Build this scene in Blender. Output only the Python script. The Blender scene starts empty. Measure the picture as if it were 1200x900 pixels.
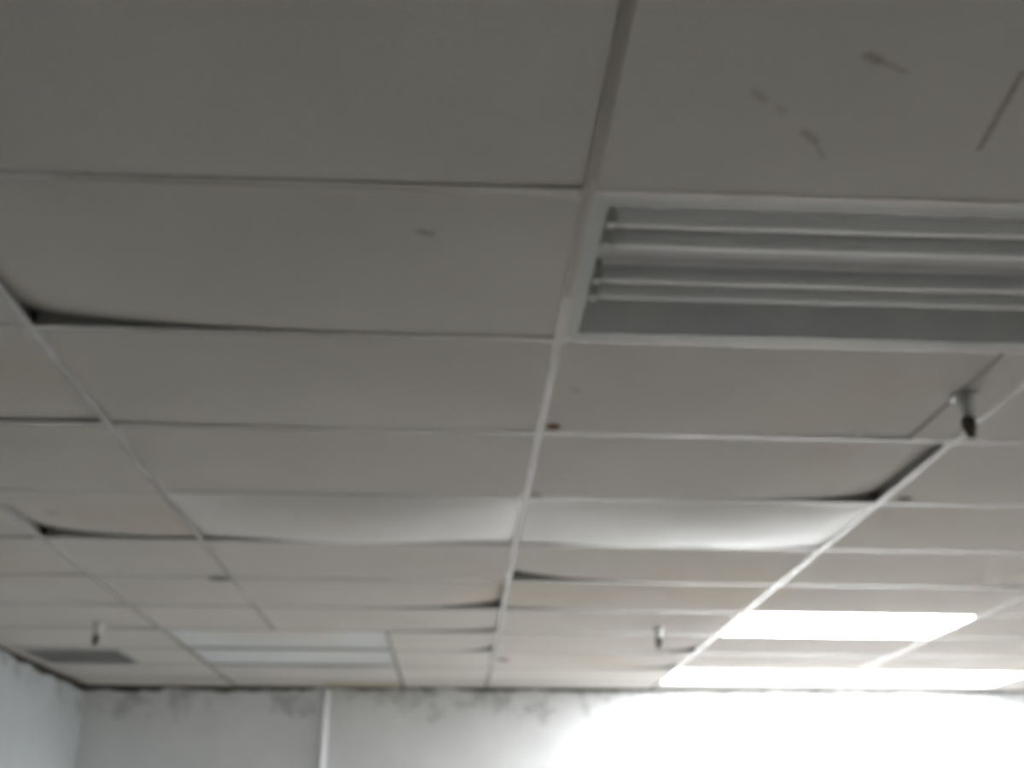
import bpy, bmesh, math, random
from mathutils import Matrix, Vector
random.seed(7)
S = bpy.context.scene
C = S.collection

# ------------------------------------------------------------------ camera
ZC, ZE = 2.60, 1.50                     # ceiling height, eye height
X0, Y0, TW, TD = 0.2219, 1.6207, 1.22, 0.61   # ceiling grid origin, tile width and depth
PITCH, YAW, ROLL, FPX = 0.41529, -0.05058, 0.00223, 1241.0
cam = bpy.data.cameras.new('camera')
camo = bpy.data.objects.new('camera', cam); C.objects.link(camo)
fw = Vector((-math.sin(YAW)*math.cos(PITCH), math.cos(YAW)*math.cos(PITCH), math.sin(PITCH)))
ri = Vector((math.cos(YAW), math.sin(YAW), 0)); up = ri.cross(fw)
r2 = math.cos(ROLL)*ri + math.sin(ROLL)*up; u2 = -math.sin(ROLL)*ri + math.cos(ROLL)*up
m = Matrix((r2, u2, -fw)).transposed().to_4x4(); m.translation = (0, 0, ZE)
camo.matrix_world = m
cam.sensor_width = 36; cam.lens = 36*FPX/1200; cam.clip_start = 0.02
cam.dof.use_dof = True; cam.dof.focus_distance = 0.6; cam.dof.aperture_fstop = 8.0   # the photo is soft everywhere
S.camera = camo

# ------------------------------------------------------------------ world, exposure
w = bpy.data.worlds.new('world'); S.world = w; w.use_nodes = True
w.node_tree.nodes['Background'].inputs[0].default_value = (0, 0, 0, 1)
w.node_tree.nodes['Background'].inputs[1].default_value = 0.0
vs = S.view_settings
vs.view_transform = 'Standard'; vs.look = 'None'; vs.gamma = 1.0; vs.exposure = 0.0; vs.use_curve_mapping = False
LAMP = 43.0                              # radiance of the lit diffusers

# ------------------------------------------------------------------ materials
def mat(name, col, rough=0.8, metal=0.0, spec=0.5):
    M = bpy.data.materials.new(name); M.use_nodes = True
    b = M.node_tree.nodes['Principled BSDF']
    b.inputs['Base Color'].default_value = (*col, 1); b.inputs['Roughness'].default_value = rough
    b.inputs['Metallic'].default_value = metal; b.inputs['Specular IOR Level'].default_value = spec
    return M
def N(M, t, **kw):
    n = M.node_tree.nodes.new(t)
    for k, v in kw.items(): setattr(n, k, v)
    return n
def L(M, a, b): M.node_tree.links.new(a, b)
def noise(M, vec, scale, detail=4, rough=0.55):
    n = N(M, 'ShaderNodeTexNoise'); n.inputs['Scale'].default_value = scale
    n.inputs['Detail'].default_value = detail; n.inputs['Roughness'].default_value = rough
    L(M, vec, n.inputs['Vector']); return n.outputs['Fac']
def ramp(M, fac, stops):
    n = N(M, 'ShaderNodeValToRGB'); e = n.color_ramp.elements
    while len(e) < len(stops): e.new(0.5)
    for q, (p, c) in zip(e, stops): q.position = p; q.color = (c[0], c[1], c[2], 1)
    L(M, fac, n.inputs[0]); return n.outputs[0]
def mix(M, fac, a, b, mode='MIX'):
    n = N(M, 'ShaderNodeMix'); n.data_type = 'RGBA'; n.blend_type = mode
    for s, v in ((n.inputs[0], fac), (n.inputs[6], a), (n.inputs[7], b)):
        if isinstance(v, (int, float)): s.default_value = v
        elif isinstance(v, tuple): s.default_value = (*v, 1)
        else: L(M, v, s)
    return n.outputs[2]
def mth(M, op, a, b=0.0, clamp=False):
    n = N(M, 'ShaderNodeMath'); n.operation = op; n.use_clamp = clamp
    for s, v in ((n.inputs[0], a), (n.inputs[1], b)):
        if isinstance(v, (int, float)): s.default_value = v
        else: L(M, v, s)
    return n.outputs[0]
def pos(M): return N(M, 'ShaderNodeNewGeometry').outputs['Position']
def blob(M, P, a, b, wid, soft=1.0):
    """mask of a streak from a to b (world points) of half-width wid, edges broken up by noise"""
    a, b = Vector(a), Vector(b); c = (a+b)/2; d = b-a; l = max(d.length/2, 1e-4)
    ax = d.normalized() if d.length > 1e-4 else Vector((1, 0, 0))
    s = N(M, 'ShaderNodeVectorMath', operation='SUBTRACT'); L(M, P, s.inputs[0]); s.inputs[1].default_value = c
    dt = N(M, 'ShaderNodeVectorMath', operation='DOT_PRODUCT'); L(M, s.outputs[0], dt.inputs[0]); dt.inputs[1].default_value = ax
    t = mth(M, 'MAXIMUM', mth(M, 'SUBTRACT', mth(M, 'ABSOLUTE', dt.outputs['Value']), l), 0.0)
    ln = N(M, 'ShaderNodeVectorMath', operation='LENGTH'); L(M, s.outputs[0], ln.inputs[0])
    perp2 = mth(M, 'SUBTRACT', mth(M, 'MULTIPLY', ln.outputs['Value'], ln.outputs['Value']), mth(M, 'MULTIPLY', dt.outputs['Value'], dt.outputs['Value']))
    dist = mth(M, 'SQRT', mth(M, 'MAXIMUM', mth(M, 'ADD', perp2, mth(M, 'MULTIPLY', t, t)), 0.0))
    return mth(M, 'SUBTRACT', 1.0, mth(M, 'DIVIDE', dist, wid), clamp=True)
def cel(u, v):
    """point of the ceiling plane seen at photo pixel (u, v)"""
    d = fw*FPX + r2*(u-600) + u2*(450-v); return Vector((0, 0, ZE)) + d*((ZC-ZE)/d.z)

def tile_material(name, base, stains, rough=0.92, spec=0.2):
    M = mat(name, base, rough, spec=spec); bs = M.node_tree.nodes['Principled BSDF']; P = pos(M)
    big = noise(M, P, 1.6, 3); fine = noise(M, P, 260, 2, 0.7)
    col = ramp(M, big, [(0.3, [c*0.95 for c in base]), (0.7, [min(1, c*1.04) for c in base])])
    col = mix(M, 0.25, col, ramp(M, fine, [(0.35, (0.62, 0.61, 0.58)), (0.6, (1, 1, 1))]), 'MULTIPLY')
    yel = ramp(M, noise(M, P, 0.9, 2), [(0.55, (1, 1, 1)), (0.8, (0.96, 0.90, 0.80))])
    col = mix(M, 1.0, col, yel, 'MULTIPLY')
    if stains:
        rag = mth(M, 'ADD', 0.35, noise(M, P, 45, 3))
        for a, b, wd, tone, s in stains:
            f = mth(M, 'MULTIPLY', mth(M, 'MULTIPLY', blob(M, P, a, b, wd), rag), s*0.75, clamp=True)
            col = mix(M, f, col, tone)
    L(M, col, bs.inputs['Base Color'])
    bp = N(M, 'ShaderNodeBump'); bp.inputs['Strength'].default_value = 0.25; bp.inputs['Distance'].default_value = 0.002
    L(M, fine, bp.inputs['Height']); L(M, bp.outputs[0], bs.inputs['Normal'])
    return M
BR = (0.20, 0.16, 0.11); DK = (0.06, 0.05, 0.04); RU = (0.16, 0.07, 0.03)
def st(p, q, wd, tone, s): return (cel(*p), cel(*q), wd, tone, s)
M_tile = tile_material('mineral_fibre_tile', (0.715, 0.685, 0.65), [
    st((1018, 65), (1028, 70), 0.014, BR, 0.9), st((1028, 70), (1060, 84), 0.010, BR, 0.5),
    st((885, 108), (895, 117), 0.014, BR, 0.45), st((912, 125), (918, 131), 0.010, BR, 0.4),
    st((942, 155), (955, 165), 0.013, BR, 0.7), st((955, 165), (965, 185), 0.008, BR, 0.4),
    st((1198, 85), (1148, 174), 0.010, BR, 0.95), st((493, 271), (506, 274), 0.014, DK, 0.7),
    st((256, 678), (258, 678), 0.06, DK, 4.0), st((648, 500), (649, 501), 0.026, RU, 4.0), st((1059, 585), (1061, 585), 0.03, DK, 3.0), st((625, 580), (629, 581), 0.025, DK, 1.5), st((672, 457), (678, 459), 0.012, RU, 0.5), st((587, 772), (591, 774), 0.06, RU, 1.5), st((60, 602), (64, 603), 0.03, BR, 0.8)])
M_old = tile_material('sagging_tile', (0.92, 0.915, 0.905), [
    st((800, 600), (870, 602), 0.10, (0.5, 0.42, 0.36), 0.3)], 0.36, 0.6)
M_pale = tile_material('pale_blue_panel', (0.80, 0.825, 0.835), None)
M_brown = tile_material('raw_board_strip', (0.62, 0.55, 0.43), None)

M_tee = mat('painted_tee', (0.56, 0.545, 0.51), 0.20, spec=0.8)
_P = pos(M_tee); _b = M_tee.node_tree.nodes['Principled BSDF']
_c = ramp(M_tee, noise(M_tee, _P, 5, 5), [(0.4, (0.53, 0.52, 0.49)), (0.62, (0.46, 0.435, 0.40)), (0.85, (0.33, 0.27, 0.20))])
for _a, _e, _w, _s in (((740, -60), (692, 205), 0.03, 1.6), ((692, 205), (664, 345), 0.022, 1.0)):
    _c = mix(M_tee, mth(M_tee, 'MULTIPLY', blob(M_tee, _P, cel(*_a), cel(*_e), _w), _s, clamp=True), _c, (0.22, 0.185, 0.14))   # rust-brown grime on the bars nearby
L(M_tee, _c, _b.inputs['Base Color'])
M_web = mat('galvanised_web', (0.42, 0.42, 0.41), 0.5, 0.7)
M_deck = mat('plenum_deck', (0.24, 0.23, 0.22), 0.95)
M_white = mat('white_enamel', (0.40, 0.415, 0.405), 0.22)
M_refl = mat('grey_reflector', (0.8, 0.81, 0.82), 0.4)
_P = pos(M_refl); L(M_refl, ramp(M_refl, noise(M_refl, _P, 6, 4), [(0.4, (0.78, 0.79, 0.80)), (0.75, (0.86, 0.85, 0.82))]), M_refl.node_tree.nodes['Principled BSDF'].inputs['Base Color'])
M_tube = mat('unlit_tube_glass', (0.86, 0.86, 0.85), 0.3)
M_cover = mat('ballast_enamel', (0.55, 0.55, 0.56), 0.35)
M_hold = mat('lamp_holder_plastic', (0.55, 0.54, 0.5), 0.5)
M_vent = mat('grey_vent_metal', (0.58, 0.58, 0.57), 0.6)
M_dark = mat('vent_inside', (0.42, 0.42, 0.41), 0.9)
M_chrome = mat('chrome', (0.62, 0.62, 0.60), 0.28, 1.0)
M_brass = mat('tarnished_bronze', (0.13, 0.115, 0.095), 0.45, 0.8)
M_pipe = mat('white_trim_paint', (0.84, 0.87, 0.89), 0.4)
M_floor = mat('floor_vinyl', (0.45, 0.43, 0.40), 0.6)
_P = pos(M_floor); L(M_floor, ramp(M_floor, noise(M_floor, _P, 3, 5), [(0.35, (0.265, 0.245, 0.22)), (0.7, (0.365, 0.345, 0.315))]), M_floor.node_tree.nodes['Principled BSDF'].inputs['Base Color'])
M_lamp = bpy.data.materials.new('lit_diffuser'); M_lamp.use_nodes = True
_b = M_lamp.node_tree.nodes['Principled BSDF']; _b.inputs['Base Color'].default_value = (0.9, 0.9, 0.9, 1)
_b.inputs['Emission Color'].default_value = (0.97, 0.985, 1.0, 1); _b.inputs['Emission Strength'].default_value = LAMP
M_bare = mat('bare_masonry', (0.22, 0.19, 0.15), 0.95)

WALL_A, WALL_B = Vector((-2.70, 8.11, 0)), Vector((6.0, 7.93, 0))     # far wall foot line
def wall_material(name, base, band=False):
    M = mat(name, base, 0.75, spec=0.3); bs = M.node_tree.nodes['Principled BSDF']; P = pos(M)
    col = ramp(M, noise(M, P, 2.2, 5), [(0.35, [c*0.90 for c in base]), (0.7, base)])
    # mould and damp below the ceiling joint
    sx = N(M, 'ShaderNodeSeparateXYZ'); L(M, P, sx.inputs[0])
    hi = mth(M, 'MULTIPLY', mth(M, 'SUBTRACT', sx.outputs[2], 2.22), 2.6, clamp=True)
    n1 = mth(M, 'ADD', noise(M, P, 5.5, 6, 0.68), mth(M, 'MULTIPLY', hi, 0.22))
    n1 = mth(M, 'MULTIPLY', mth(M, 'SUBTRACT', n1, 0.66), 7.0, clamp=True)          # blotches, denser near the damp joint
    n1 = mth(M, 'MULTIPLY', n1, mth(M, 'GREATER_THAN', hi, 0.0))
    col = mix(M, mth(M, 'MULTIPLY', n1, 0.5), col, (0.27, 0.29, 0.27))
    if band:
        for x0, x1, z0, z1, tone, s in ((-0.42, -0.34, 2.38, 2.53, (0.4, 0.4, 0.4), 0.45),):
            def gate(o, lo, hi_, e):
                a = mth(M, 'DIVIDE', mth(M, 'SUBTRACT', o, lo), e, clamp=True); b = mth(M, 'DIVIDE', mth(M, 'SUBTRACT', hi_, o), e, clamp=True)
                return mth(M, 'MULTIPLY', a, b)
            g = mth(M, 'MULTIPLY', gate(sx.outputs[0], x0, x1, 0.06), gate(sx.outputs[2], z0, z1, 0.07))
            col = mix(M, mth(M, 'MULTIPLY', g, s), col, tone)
    L(M, col, bs.inputs['Base Color'])
    bp = N(M, 'ShaderNodeBump'); bp.inputs['Strength'].default_value = 0.3; bp.inputs['Distance'].default_value = 0.004
    L(M, noise(M, P, 30, 4), bp.inputs['Height']); L(M, bp.outputs[0], bs.inputs['Normal'])
    return M
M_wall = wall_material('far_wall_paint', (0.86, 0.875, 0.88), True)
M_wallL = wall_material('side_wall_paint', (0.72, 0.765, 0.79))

# ------------------------------------------------------------------ helpers
def box(bm, a, b, mi=0):
    (x0, y0, z0), (x1, y1, z1) = a, b
    v = [bm.verts.new(p) for p in ((x0,y0,z0),(x1,y0,z0),(x1,y1,z0),(x0,y1,z0),(x0,y0,z1),(x1,y0,z1),(x1,y1,z1),(x0,y1,z1))]
    for q in ((0,3,2,1),(4,5,6,7),(0,1,5,4),(1,2,6,5),(2,3,7,6),(3,0,4,7)):
        bm.faces.new([v[i] for i in q]).material_index = mi
def lathe(bm, prof, seg=20, axis='Z', off=(0, 0, 0), smooth=True):
    rings = []
    for r, t in prof:
        ring = []
        for k in range(seg):
            a = 2*math.pi*k/seg
            p = (r*math.cos(a), r*math.sin(a), t) if axis == 'Z' else (t, r*math.cos(a), r*math.sin(a))
            ring.append(bm.verts.new((p[0]+off[0], p[1]+off[1], p[2]+off[2])))
        rings.append(ring)
    for A, B in zip(rings, rings[1:]):
        for k in range(seg):
            bm.faces.new((A[k], A[(k+1) % seg], B[(k+1) % seg], B[k])).smooth = smooth
    bm.faces.new(rings[0][::-1]); bm.faces.new(rings[-1])
def mesh(name, bm, mats, bevel=None):
    bmesh.ops.recalc_face_normals(bm, faces=bm.faces)
    me = bpy.data.meshes.new(name); bm.to_mesh(me); bm.free()
    for q in (mats if isinstance(mats, (list, tuple)) else [mats]): me.materials.append(q)
    return me
def obj(name, me, parent=None, loc=(0, 0, 0)):
    o = bpy.data.objects.new(name, me); C.objects.link(o); o.location = loc
    if parent: o.parent = parent
    return o
def empty(name, loc):
    o = bpy.data.objects.new(name, None); C.objects.link(o); o.location = loc; o.empty_display_size = 0.1; return o
def tag(o, label, cat=None, group=None, kind=None):
    o['label'] = label
    if cat: o['category'] = cat
    if group: o['group'] = group
    if kind: o['kind'] = kind
    return o
def copy_tree(o, loc, parent=None):
    c = o.copy(); C.objects.link(c); c.parent = parent
    if loc is not None: c.location = loc
    for ch in list(o.children): copy_tree(ch, None, c)
    return c

# ------------------------------------------------------------------ room shell
XL, XR, YB, ZD = -2.70, 6.0, -2.6, 2.98
bm = bmesh.new(); box(bm, (XL-.2, YB-.2, -.1), (XR+.2, 8.4, 0))
tag(obj('floor', mesh('floor', bm, M_floor)), 'worn grey floor of the room', kind='structure')
bm = bmesh.new(); box(bm, (XL-.2, YB-.2, ZD), (XR+.2, 8.4, ZD+.1))
ceil = tag(obj('ceiling', mesh('ceiling', bm, M_deck)), 'suspended ceiling of sagging grey tiles in a metal grid', kind='structure')

def plaster(name, a, b, n, M, gap, parent=None):
    """plaster skin from a to b on the floor; its top edge is ragged and stops short of the ceiling, bare masonry behind"""
    d = (b-a); ln = d.length; d.normalize(); nr = Vector((-d.y, d.x, 0))      # nr points out of the room
    bm = bmesh.new(); rows = []
    cnt = int(ln/0.035)
    prev = 0.0
    for i in range(cnt+1):
        t = ln*i/cnt; p = a + d*t
        prev = prev*0.72 + random.gauss(0, 1)*0.28*gap*0.9
        top = ZC - max(0.004, gap + prev)
        f0 = bm.verts.new((p.x, p.y, 0)); f1 = bm.verts.new((p.x, p.y, top))
        q = p + nr*0.07; g1 = bm.verts.new((q.x, q.y, top)); g0 = bm.verts.new((q.x, q.y, 0))
        rows.append((f0, f1, g1, g0))
        gap = n(t, ln)
    for A, B in zip(rows, rows[1:]):
        for k in range(4): bm.faces.new((A[k], B[k], B[(k+1) % 4], A[(k+1) % 4]))
    bm.faces.new(rows[0]); bm.faces.new(rows[-1][::-1])
    wo = obj(name, mesh(name, bm, M), parent)
    bm = bmesh.new()
    p, q = a + nr*0.07 - d*0.17, b + nr*0.07 + d*0.17; r_, s_ = q + nr*0.10, p + nr*0.10
    v = [bm.verts.new((t.x, t.y, z)) for z in (0, ZD) for t in (p, q, r_, s_)]
    for f in ((0,1,2,3),(4,5,6,7),(0,1,5,4),(1,2,6,5),(2,3,7,6),(3,0,4,7)): bm.faces.new([v[i] for i in f])
    obj('masonry', mesh('masonry', bm, M_bare), wo)
    return wo
def far_gap(t, ln):
    if t < 1.62: return 0.034
    if t < 1.95: return 0.012
    if t < 2.6: return 0.022
    return 0.020 if t < 4.2 else 0.015
def side_gap(t, ln): return 0.030 if t > 7.5 else 0.018
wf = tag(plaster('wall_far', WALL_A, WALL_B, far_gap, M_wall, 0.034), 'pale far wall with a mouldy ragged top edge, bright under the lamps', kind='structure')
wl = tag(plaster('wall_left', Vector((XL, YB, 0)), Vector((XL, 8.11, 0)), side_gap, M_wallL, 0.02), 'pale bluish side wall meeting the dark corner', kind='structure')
for nm, a, b, lb in (('wall_right', (XR, YB-.1, 0), (XR+.12, 8.2, ZD), 'pale side wall on the lamp side'), ('wall_back', (XL-.1, YB-.12, 0), (XR+.1, YB, ZD), 'pale wall closing the room behind')):
    bm = bmesh.new(); box(bm, a, b); tag(obj(nm, mesh(nm, bm, M_wallL)), lb, kind='structure')
# white vertical trim strip on the far wall
yw = lambda x: WALL_A.y + (WALL_B.y-WALL_A.y)*(x-WALL_A.x)/(WALL_B.x-WALL_A.x)
bm = bmesh.new(); xs = -0.940
pr = [(-0.018, 0.03), (-0.018, -0.016), (-0.010, -0.020), (0.024, 0.014), (0.024, 0.03)]
A = [bm.verts.new((x, y, 0)) for x, y in pr]; B = [bm.verts.new((x*.8, y*.8+.006, ZC-0.012)) for x, y in pr]
for k in range(5): bm.faces.new((A[k], A[(k+1) % 5], B[(k+1) % 5], B[k]))
bm.faces.new(A[::-1]); bm.faces.new(B)
pp = tag(obj('trim_1', mesh('trim_1', bm, M_pipe), loc=(xs, yw(xs)-0.028, 0)), 'white vertical trim strip running up the far wall to the ceiling', kind='structure')

# ------------------------------------------------------------------ ceiling grid and tiles
RMIN, RMAX = -6, 10
def gx(c): return X0 + TW*c
def gy(r): return Y0 + TD*r
def tee_mesh(length, along):
    bm = bmesh.new(); h = length/2
    def bb(u0, u1, z0, z1, mi):
        if along == 'Y': box(bm, (u0, -h, z0), (u1, h, z1), mi)
        else: box(bm, (-h, u0, z0), (h, u1, z1), mi)
    bb(-.012, .012, 0, .0015, 0); bb(-.0012, .0012, .0014, .030, 1); bb(-.003, .003, .026, .036, 1)
    return mesh('tee', bm, [M_tee, M_web])
YEND = 7.98
def main_tee(c, r0, yend):
    y0 = max(gy(r0), YB); ln = yend-y0
    o = obj('main_tee', tee_mesh(ln, 'Y'), ceil, (gx(c), (y0+yend)/2, ZC))
for c, r0, ye in ((-1.5, -7, 8.07), (-1, -7, gy(7)-.012), (-.5, 7, 8.05), (0, -7, 8.04), (1, -7, 8.01), (2, -7, 7.99), (3, -7, 7.97), (4, -7, 7.95)):
    main_tee(c, r0, ye)

_flat = {}
def tile_mesh(w_, d_, sag, lift, nu, nv, wave, M, thick=0.015, pw=(2.6, 2.6)):
    """lay-in tile, its underside dished by sag and its corners (near-left, near-right, far-left, far-right) curled up"""
    bm = bmesh.new()
    def h(u, v):
        z = -sag*(max(0, 16*u*(1-u)*v*(1-v)))**0.75
        q = lambda t: max(0, t)**pw[0]; g = lambda t: max(0, t)**pw[1]
        k_ = pw[0]; q = lambda t: .6*max(0, t)**(k_*2) + .4*max(0, t)**(k_*.7)
        z += lift[0]*q(1-u)*g(1-v) + lift[1]*q(u)*g(1-v) + lift[2]*q(1-u)*g(v) + lift[3]*q(u)*g(v)
        for amp, k, ph, ve in wave: z += amp*math.sin(k*u*math.pi+ph)*math.sin(math.pi*min(1, u*1.0))*(v**ve)*(1-0.15*v)
        return z
    def zz(u, v):
        z = h(u, v)
        e = min(u, 1-u, v, 1-v)
        return max(z, 0) if e < 1e-6 else z
    bot = [[bm.verts.new(((i/nu-.5)*w_, (j/nv-.5)*d_, zz(i/nu, j/nv))) for i in range(nu+1)] for j in range(nv+1)]
    for j in range(nv):
        for i in range(nu): bm.faces.new((bot[j][i], bot[j+1][i], bot[j+1][i+1], bot[j][i+1])).smooth = True
    rim = [(0, i) for i in range(nu)] + [(j, nu) for j in range(nv)] + [(nv, nu-i) for i in range(nu)] + [(nv-j, 0) for j in range(nv)]
    lo = [bm.verts.new(bot[j][i].co) for j, i in rim]
    hi = [bm.verts.new(bot[j][i].co + Vector((0, 0, thick))) for j, i in rim]
    n = len(rim)
    for k in range(n): bm.faces.new((lo[k], lo[(k+1) % n], hi[(k+1) % n], hi[k]))
    bm.faces.new(hi)
    me = bpy.data.meshes.new('tile'); bm.to_mesh(me); bm.free(); me.materials.append(M)
    return me
# hand-set tiles: (c0, row) -> sag, lifts, waves, material, tilt exponent
F = {
 (-1, 0): (.004, (0, 0, .040, .002), (), M_tile, (3.4, 2.2)),
 (-1.5, 0): (.004, (0, 0, 0, 0), (), M_tile, 2),
 (-1, 1): (.005, (0, 0, .004, .002), (), M_tile, 2),
 (-1.5, 1): (.004, (0, 0, .012, .010), (), M_tile, 1.2),
 (-1, 2): (.004, (0, 0, 0, .0), (), M_tile, 2),
 (-1.5, 2): (.003, (0, 0, 0, .0), (), M_tile, 2),
 (-1, 3): (.055, (0, 0, .014, .010), ((.007, 3, 0.4, 3.0),), M_old, 1.1),
 (-1.5, 3): (.004, (0, 0, .045, .012), (), M_tile, 1.7),
 (0, 2): (.004, (0, .026, .0, .042), (), M_tile, (5.0, 1.0)),
 (0, 3): (.050, (0, 0, .006, .010), ((.009, 4, 0.8, 3.0),), M_old, 1.2),
 (0, 4): (.004, (0, 0, .052, 0), (), M_tile, (4.0, 3.0)),
 (0, 5): (.006, (0, 0, .012, 0), (), M_tile, 2.4),
 (0, 6): (.010, (0, 0, 0, 0), (), M_tile, 2.4),
 (0, 7): (.006, (0, 0, 0, .034), (), M_tile, (4.5, 2.5)),
 (0, 8): (.006, (0, 0, 0, .030), (), M_tile, (4.5, 2.5)),
 (-1, 4): (.004, (0, 0, 0, 0), (), M_tile, 2),
 (-1, 5): (.005, (0, .02, 0, .050), (), M_tile, (4.0, 1.6)),
 (-1, 6): (.005, (0, 0, 0, .022), (), M_tile, (2.6, 2.0)),
 (-.5, 7): (.004, (0, 0, 0, .040), (), M_tile, (5.0, 4.0)),
 (-.5, 8): (.004, (0, 0, 0, .0), (), M_tile, 3.0),
 (-1.5, 7): (.0, (0, 0, 0, 0), (), M_pale, 2),
 (-1.5, 8): (.0, (0, 0, 0, 0), (), M_pale, 2),
 (-1.5, 9): (.016, (0, 0, 0, 0), (), M_tile, 2),
}
# cells that hold something other than a tile
FIX = {(0, 0): 'unlit', (1, 6): 'lit', (1, 9): 'lit', (2, 9): 'lit'}
VENT = (gx(-2.333), gx(-1.833), gy(8.08), gy(8.98))
def place_tile(x0, x1, y0, y1, key):
    cl = .004
    w_, d_ = x1-x0-2*cl, y1-y0-2*cl
    if key in F:
        sag, lift, wave, M, pw = F[key]
        strong = sag > .012 or max(lift) > .008
        me = tile_mesh(w_, d_, sag, lift, 18 if strong else 6, 10 if strong else 4, wave, M, pw=pw if isinstance(pw, tuple) else (pw, pw))
        dz = 0.010 if M is M_pale else 0.0015
    else:
        kk = (round(w_, 3), round(d_, 3), random.randrange(4))
        if kk not in _flat:
            _flat[kk] = tile_mesh(w_, d_, random.uniform(.001, .006), (0, 0, 0, random.choice((0, .003, .006))), 5, 4, (), M_tile)
        me = _flat[kk]; dz = 0.0015
    return obj('ceiling_tile', me, ceil, ((x0+x1)/2, (y0+y1)/2, ZC+dz))
_tees = {}
def cross_tee(x0, x1, y):
    ln = round(x1-x0-.024, 4)
    if ln not in _tees: _tees[ln] = tee_mesh(ln, 'X')
    obj('cross_tee', _tees[ln], ceil, ((x0+x1)/2, y, ZC))
for r in range(RMIN, RMAX+1):
    cols = [(-1.5, -1), (-1, 0)] if r < 7 else [(-1.5, -.5), (-.5, 0)]
    cols += [(0, 1), (1, 2), (2, 3), (3, 4)]
    cells = [(XL, gx(-1.5), -9)] + [(gx(a), gx(b), a) for a, b in cols] + [(gx(4), XR, 4)]
    for x0, x1, a in cells:
        y0 = gy(r); y1 = gy(r+1)
        last = r == RMAX
        if last: y1 = yw((x0+x1)/2) + .01
        if a == -9 and r == 8:                                # tile beside the vent is cut round it
            vx0, vx1, vy0, vy1 = VENT
            place_tile(x0, x1, y0, vy0+.004, None); place_tile(x0, vx0+.004, vy0, vy1, None); place_tile(vx1-.004, x1, vy0, vy1, None); place_tile(x0, x1, vy1-.004, y1, None)
        elif (a, r) == (0, 1):                                # tile stops short, a narrow filler strip closes the cell
            xm = gx(.885); place_tile(x0, xm, y0, y1, (0, 1)); place_tile(xm, x1, y0, y1, None)
        elif (a, r) in FIX: pass
        elif (a, r) == (-1.5, 10):
            ym = y0 + .15; xm = -0.95
            place_tile(x0, x1, y0, ym, None); place_tile(x0, xm, ym, y1, None); t = place_tile(xm, x1, ym, y1, None)
            t.data = t.data.copy(); t.data.materials[0] = M_brown
        else: place_tile(x0, x1, y0, y1, (a, r))
        cross_tee(x0+(.0 if a == -9 else 0), x1, gy(r))
for r in (RMIN-1,):                                           # cut row against the back wall
    for a, b in ((-1.5, -1), (-1, 0), (0, 1), (1, 2), (2, 3), (3, 4)):
        place_tile(gx(a), gx(b), max(gy(r), YB), gy(r+1), None)
    place_tile(XL, gx(-1.5), max(gy(r), YB), gy(r+1), None); place_tile(gx(4), XR, max(gy(r), YB), gy(r+1), None)

# ------------------------------------------------------------------ light fittings
def rim_bm(W, D, rw, z0, z1):
    bm = bmesh.new()
    box(bm, (-W, -D, z0), (W, -D+rw, z1)); box(bm, (-W, D-rw, z0), (W, D, z1))
    box(bm, (-W, -D+rw, z0), (-W+rw, D-rw, z1)); box(bm, (W-rw, -D+rw, z0), (W, D-rw, z1))
    return bm
W2, D2 = TW/2-.006, TD/2-.006
def unlit(loc):
    t = empty('ceiling_light', loc)
    obj('frame', mesh('frame', rim_bm(W2, D2, .036, .001, .007), M_white), t)
    # open-bottomed housing with slightly sloping sides
    bm = bmesh.new(); a, b = W2-.036, D2-.036; zt = .088
    lo = [(-a, -b, .004), (a, -b, .004), (a, b, .004), (-a, b, .004)]; hi = [(-a+.01, -b+.02, zt), (a-.01, -b+.02, zt), (a-.01, b-.040, zt), (-a+.01, b-.040, zt)]
    V = [bm.verts.new(p) for p in lo+hi]
    for k in range(4): bm.faces.new((V[k], V[(k+1) % 4], V[4+(k+1) % 4], V[4+k]))
    ho = obj('housing', mesh('housing', bm, M_refl), t)
    md = ho.modifiers.new('thick', 'SOLIDIFY'); md.thickness = .002
    bm = bmesh.new(); box(bm, (-a, -b+.01, zt-.001), (a, b-.034, zt+.002)); obj('back_plate', mesh('back_plate', bm, M_refl), t)
    bm = bmesh.new(); prof = [(-.036, zt), (-.024, .048), (.024, .048), (.036, zt)]
    A = [bm.verts.new((-a+.012, y-.016, z)) for y, z in prof]; B = [bm.verts.new((a-.012, y-.016, z)) for y, z in prof]
    for k in range(3): bm.faces.new((A[k], A[k+1], B[k+1], B[k]))
    bm.faces.new(A); bm.faces.new(B[::-1])
    obj('ballast_cover', mesh('ballast_cover', bm, M_cover), t)
    for y in (-.172, -.094, .050, .122):
        bm = bmesh.new(); lathe(bm, [(.008, -a+.012), (.010, -a+.03), (.017, -a+.032), (.019, -a+.05), (.019, a-.05), (.017, a-.032), (.010, a-.03), (.008, a-.012)], 16, 'X')
        tb = obj('fluorescent_tube', mesh('fluorescent_tube', bm, M_tube), t, (0, y, .036))
        for s in (-1, 1):
            bm = bmesh.new(); x = s*(a-.018); box(bm, (x-.009, -.013, -.02), (x+.009, .013, zt-.036)); obj('lamp_holder', mesh('lamp_holder', bm, M_hold), tb)
    return t
def lit(loc):
    t = empty('ceiling_light', loc)
    obj('frame', mesh('frame', rim_bm(W2, D2, .020, .001, .007), M_white), t)
    bm = bmesh.new(); box(bm, (-W2+.018, -D2+.018, -.004), (W2-.018, D2-.018, .006))
    bmesh.ops.bevel(bm, geom=[e for e in bm.edges], offset=.003, segments=2, affect='EDGES')
    obj('diffuser', mesh('diffuser', bm, M_lamp), t)
    bm = bmesh.new(); box(bm, (-W2, -D2, .007), (W2, D2, .10)); obj('housing', mesh('housing', bm, M_white), t)
    return t
tag(unlit(((gx(0)+gx(1))/2, (gy(0)+gy(1))/2, ZC)), 'unlit open ceiling light with bare tubes and grey reflector', 'light')
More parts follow.
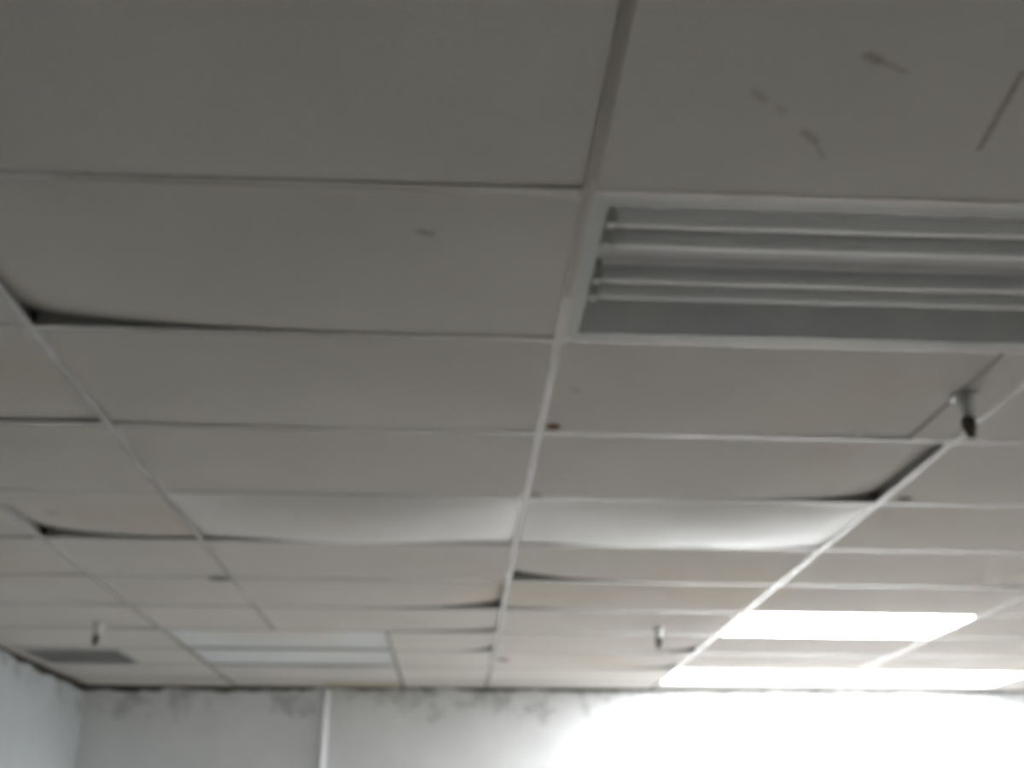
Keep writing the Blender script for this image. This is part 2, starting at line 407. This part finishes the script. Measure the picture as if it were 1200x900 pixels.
G = 'lit ceiling lights'
l0 = tag(lit(((gx(1)+gx(2))/2, (gy(6)+gy(7))/2, ZC)), 'glowing white ceiling light standing alone, two tile rows out from the lamps along the wall', 'light', G)
for c, lb in ((1, 'glowing white ceiling light at the far wall, straight behind the lone lit one'), (2, 'glowing white ceiling light at the far wall, diagonally behind the lone lit one')):
    tag(copy_tree(l0, ((gx(c)+gx(c+1))/2, (gy(9)+gy(10))/2, ZC)), lb, 'light', G)

# ------------------------------------------------------------------ air vent
vx0, vx1, vy0, vy1 = VENT; vw, vd = (vx1-vx0)/2, (vy1-vy0)/2
v = tag(empty('air_vent', ((vx0+vx1)/2, (vy0+vy1)/2, ZC)), 'dark grey louvred air vent in the ceiling corner by the side wall', 'vent')
obj('frame', mesh('frame', rim_bm(vw, vd, .022, -.006, .004), M_vent), v)
bm = bmesh.new(); box(bm, (-vw+.01, -vd+.01, .05), (vw-.01, vd-.01, .06)); obj('duct_back', mesh('duct_back', bm, M_dark), v)
bm = bmesh.new(); V = [bm.verts.new(p) for p in ((-vw+.02, -.004, -.006), (vw-.02, -.004, -.006), (vw-.02, .010, .014), (-vw+.02, .010, .014))]
V2 = [bm.verts.new(q.co + Vector((0, .003, 0))) for q in V]
bm.faces.new(V); bm.faces.new(V2[::-1])
for k in range(4): bm.faces.new((V[k], V[(k+1) % 4], V2[(k+1) % 4], V2[k]))
lm = mesh('louver', bm, M_vent)
for k in range(17): obj('louver', lm, v, (0, -vd+.035+k*(2*vd-.07)/16, 0))

# ------------------------------------------------------------------ fire sprinklers
def sprinkler(loc):
    t = empty('fire_sprinkler', loc)
    bm = bmesh.new(); lathe(bm, [(.034, .003), (.034, -.003), (.030, -.008), (.023, -.014), (.017, -.022), (.014, -.026)], 24)
    obj('escutcheon', mesh('escutcheon', bm, M_chrome), t)
    bm = bmesh.new(); lathe(bm, [(.017, -.008), (.024, -.013), (.024, -.028), (.015, -.036), (.016, -.040), (.019, -.045), (.018, -.056), (.011, -.060)], 18)
    obj('body', mesh('body', bm, M_chrome), t)
    bm = bmesh.new()
    for s in (-1, 1):
        pr = [(s*.009, -.057), (s*.0135, -.070), (s*.0135, -.090), (s*.004, -.108)]
        for (x0, z0), (x1, z1) in zip(pr, pr[1:]):
            vs_ = [bm.verts.new((x+dx, y, z)) for (x, z) in ((x0, z0), (x1, z1)) for dx in (-.0045, .0045) for y in (-.006, .006)]
            for f in ((0,1,3,2),(4,6,7,5),(0,2,6,4),(1,5,7,3),(0,4,5,1),(2,3,7,6)): bm.faces.new([vs_[i] for i in f])
    obj('frame_arm', mesh('frame_arm', bm, M_brass), t)
    bm = bmesh.new(); lathe(bm, [(.006, -.058), (.005, -.070), (.0065, -.082), (.005, -.098), (.008, -.108)], 12)
    obj('glass_bulb', mesh('glass_bulb', bm, M_brass), t)
    bm = bmesh.new(); lathe(bm, [(.008, -.105), (.014, -.109), (.014, -.112), (.006, -.118)], 18)
    obj('deflector', mesh('deflector', bm, M_brass), t)
    return t
G = 'fire sprinklers'
p = cel(1129, 464); s0 = tag(sprinkler((p.x, p.y, ZC-.001)), 'metal fire sprinkler hanging beside the narrow filler strip', 'sprinkler', G)
p = cel(771, 734); tag(copy_tree(s0, (p.x, p.y, ZC-.001)), 'fire sprinkler hanging from the tile beside the lit ceiling light', 'sprinkler', G)
p = cel(115, 730); tag(copy_tree(s0, (p.x, p.y, ZC-.001)), 'fire sprinkler hanging next to the grey air vent', 'sprinkler', G)
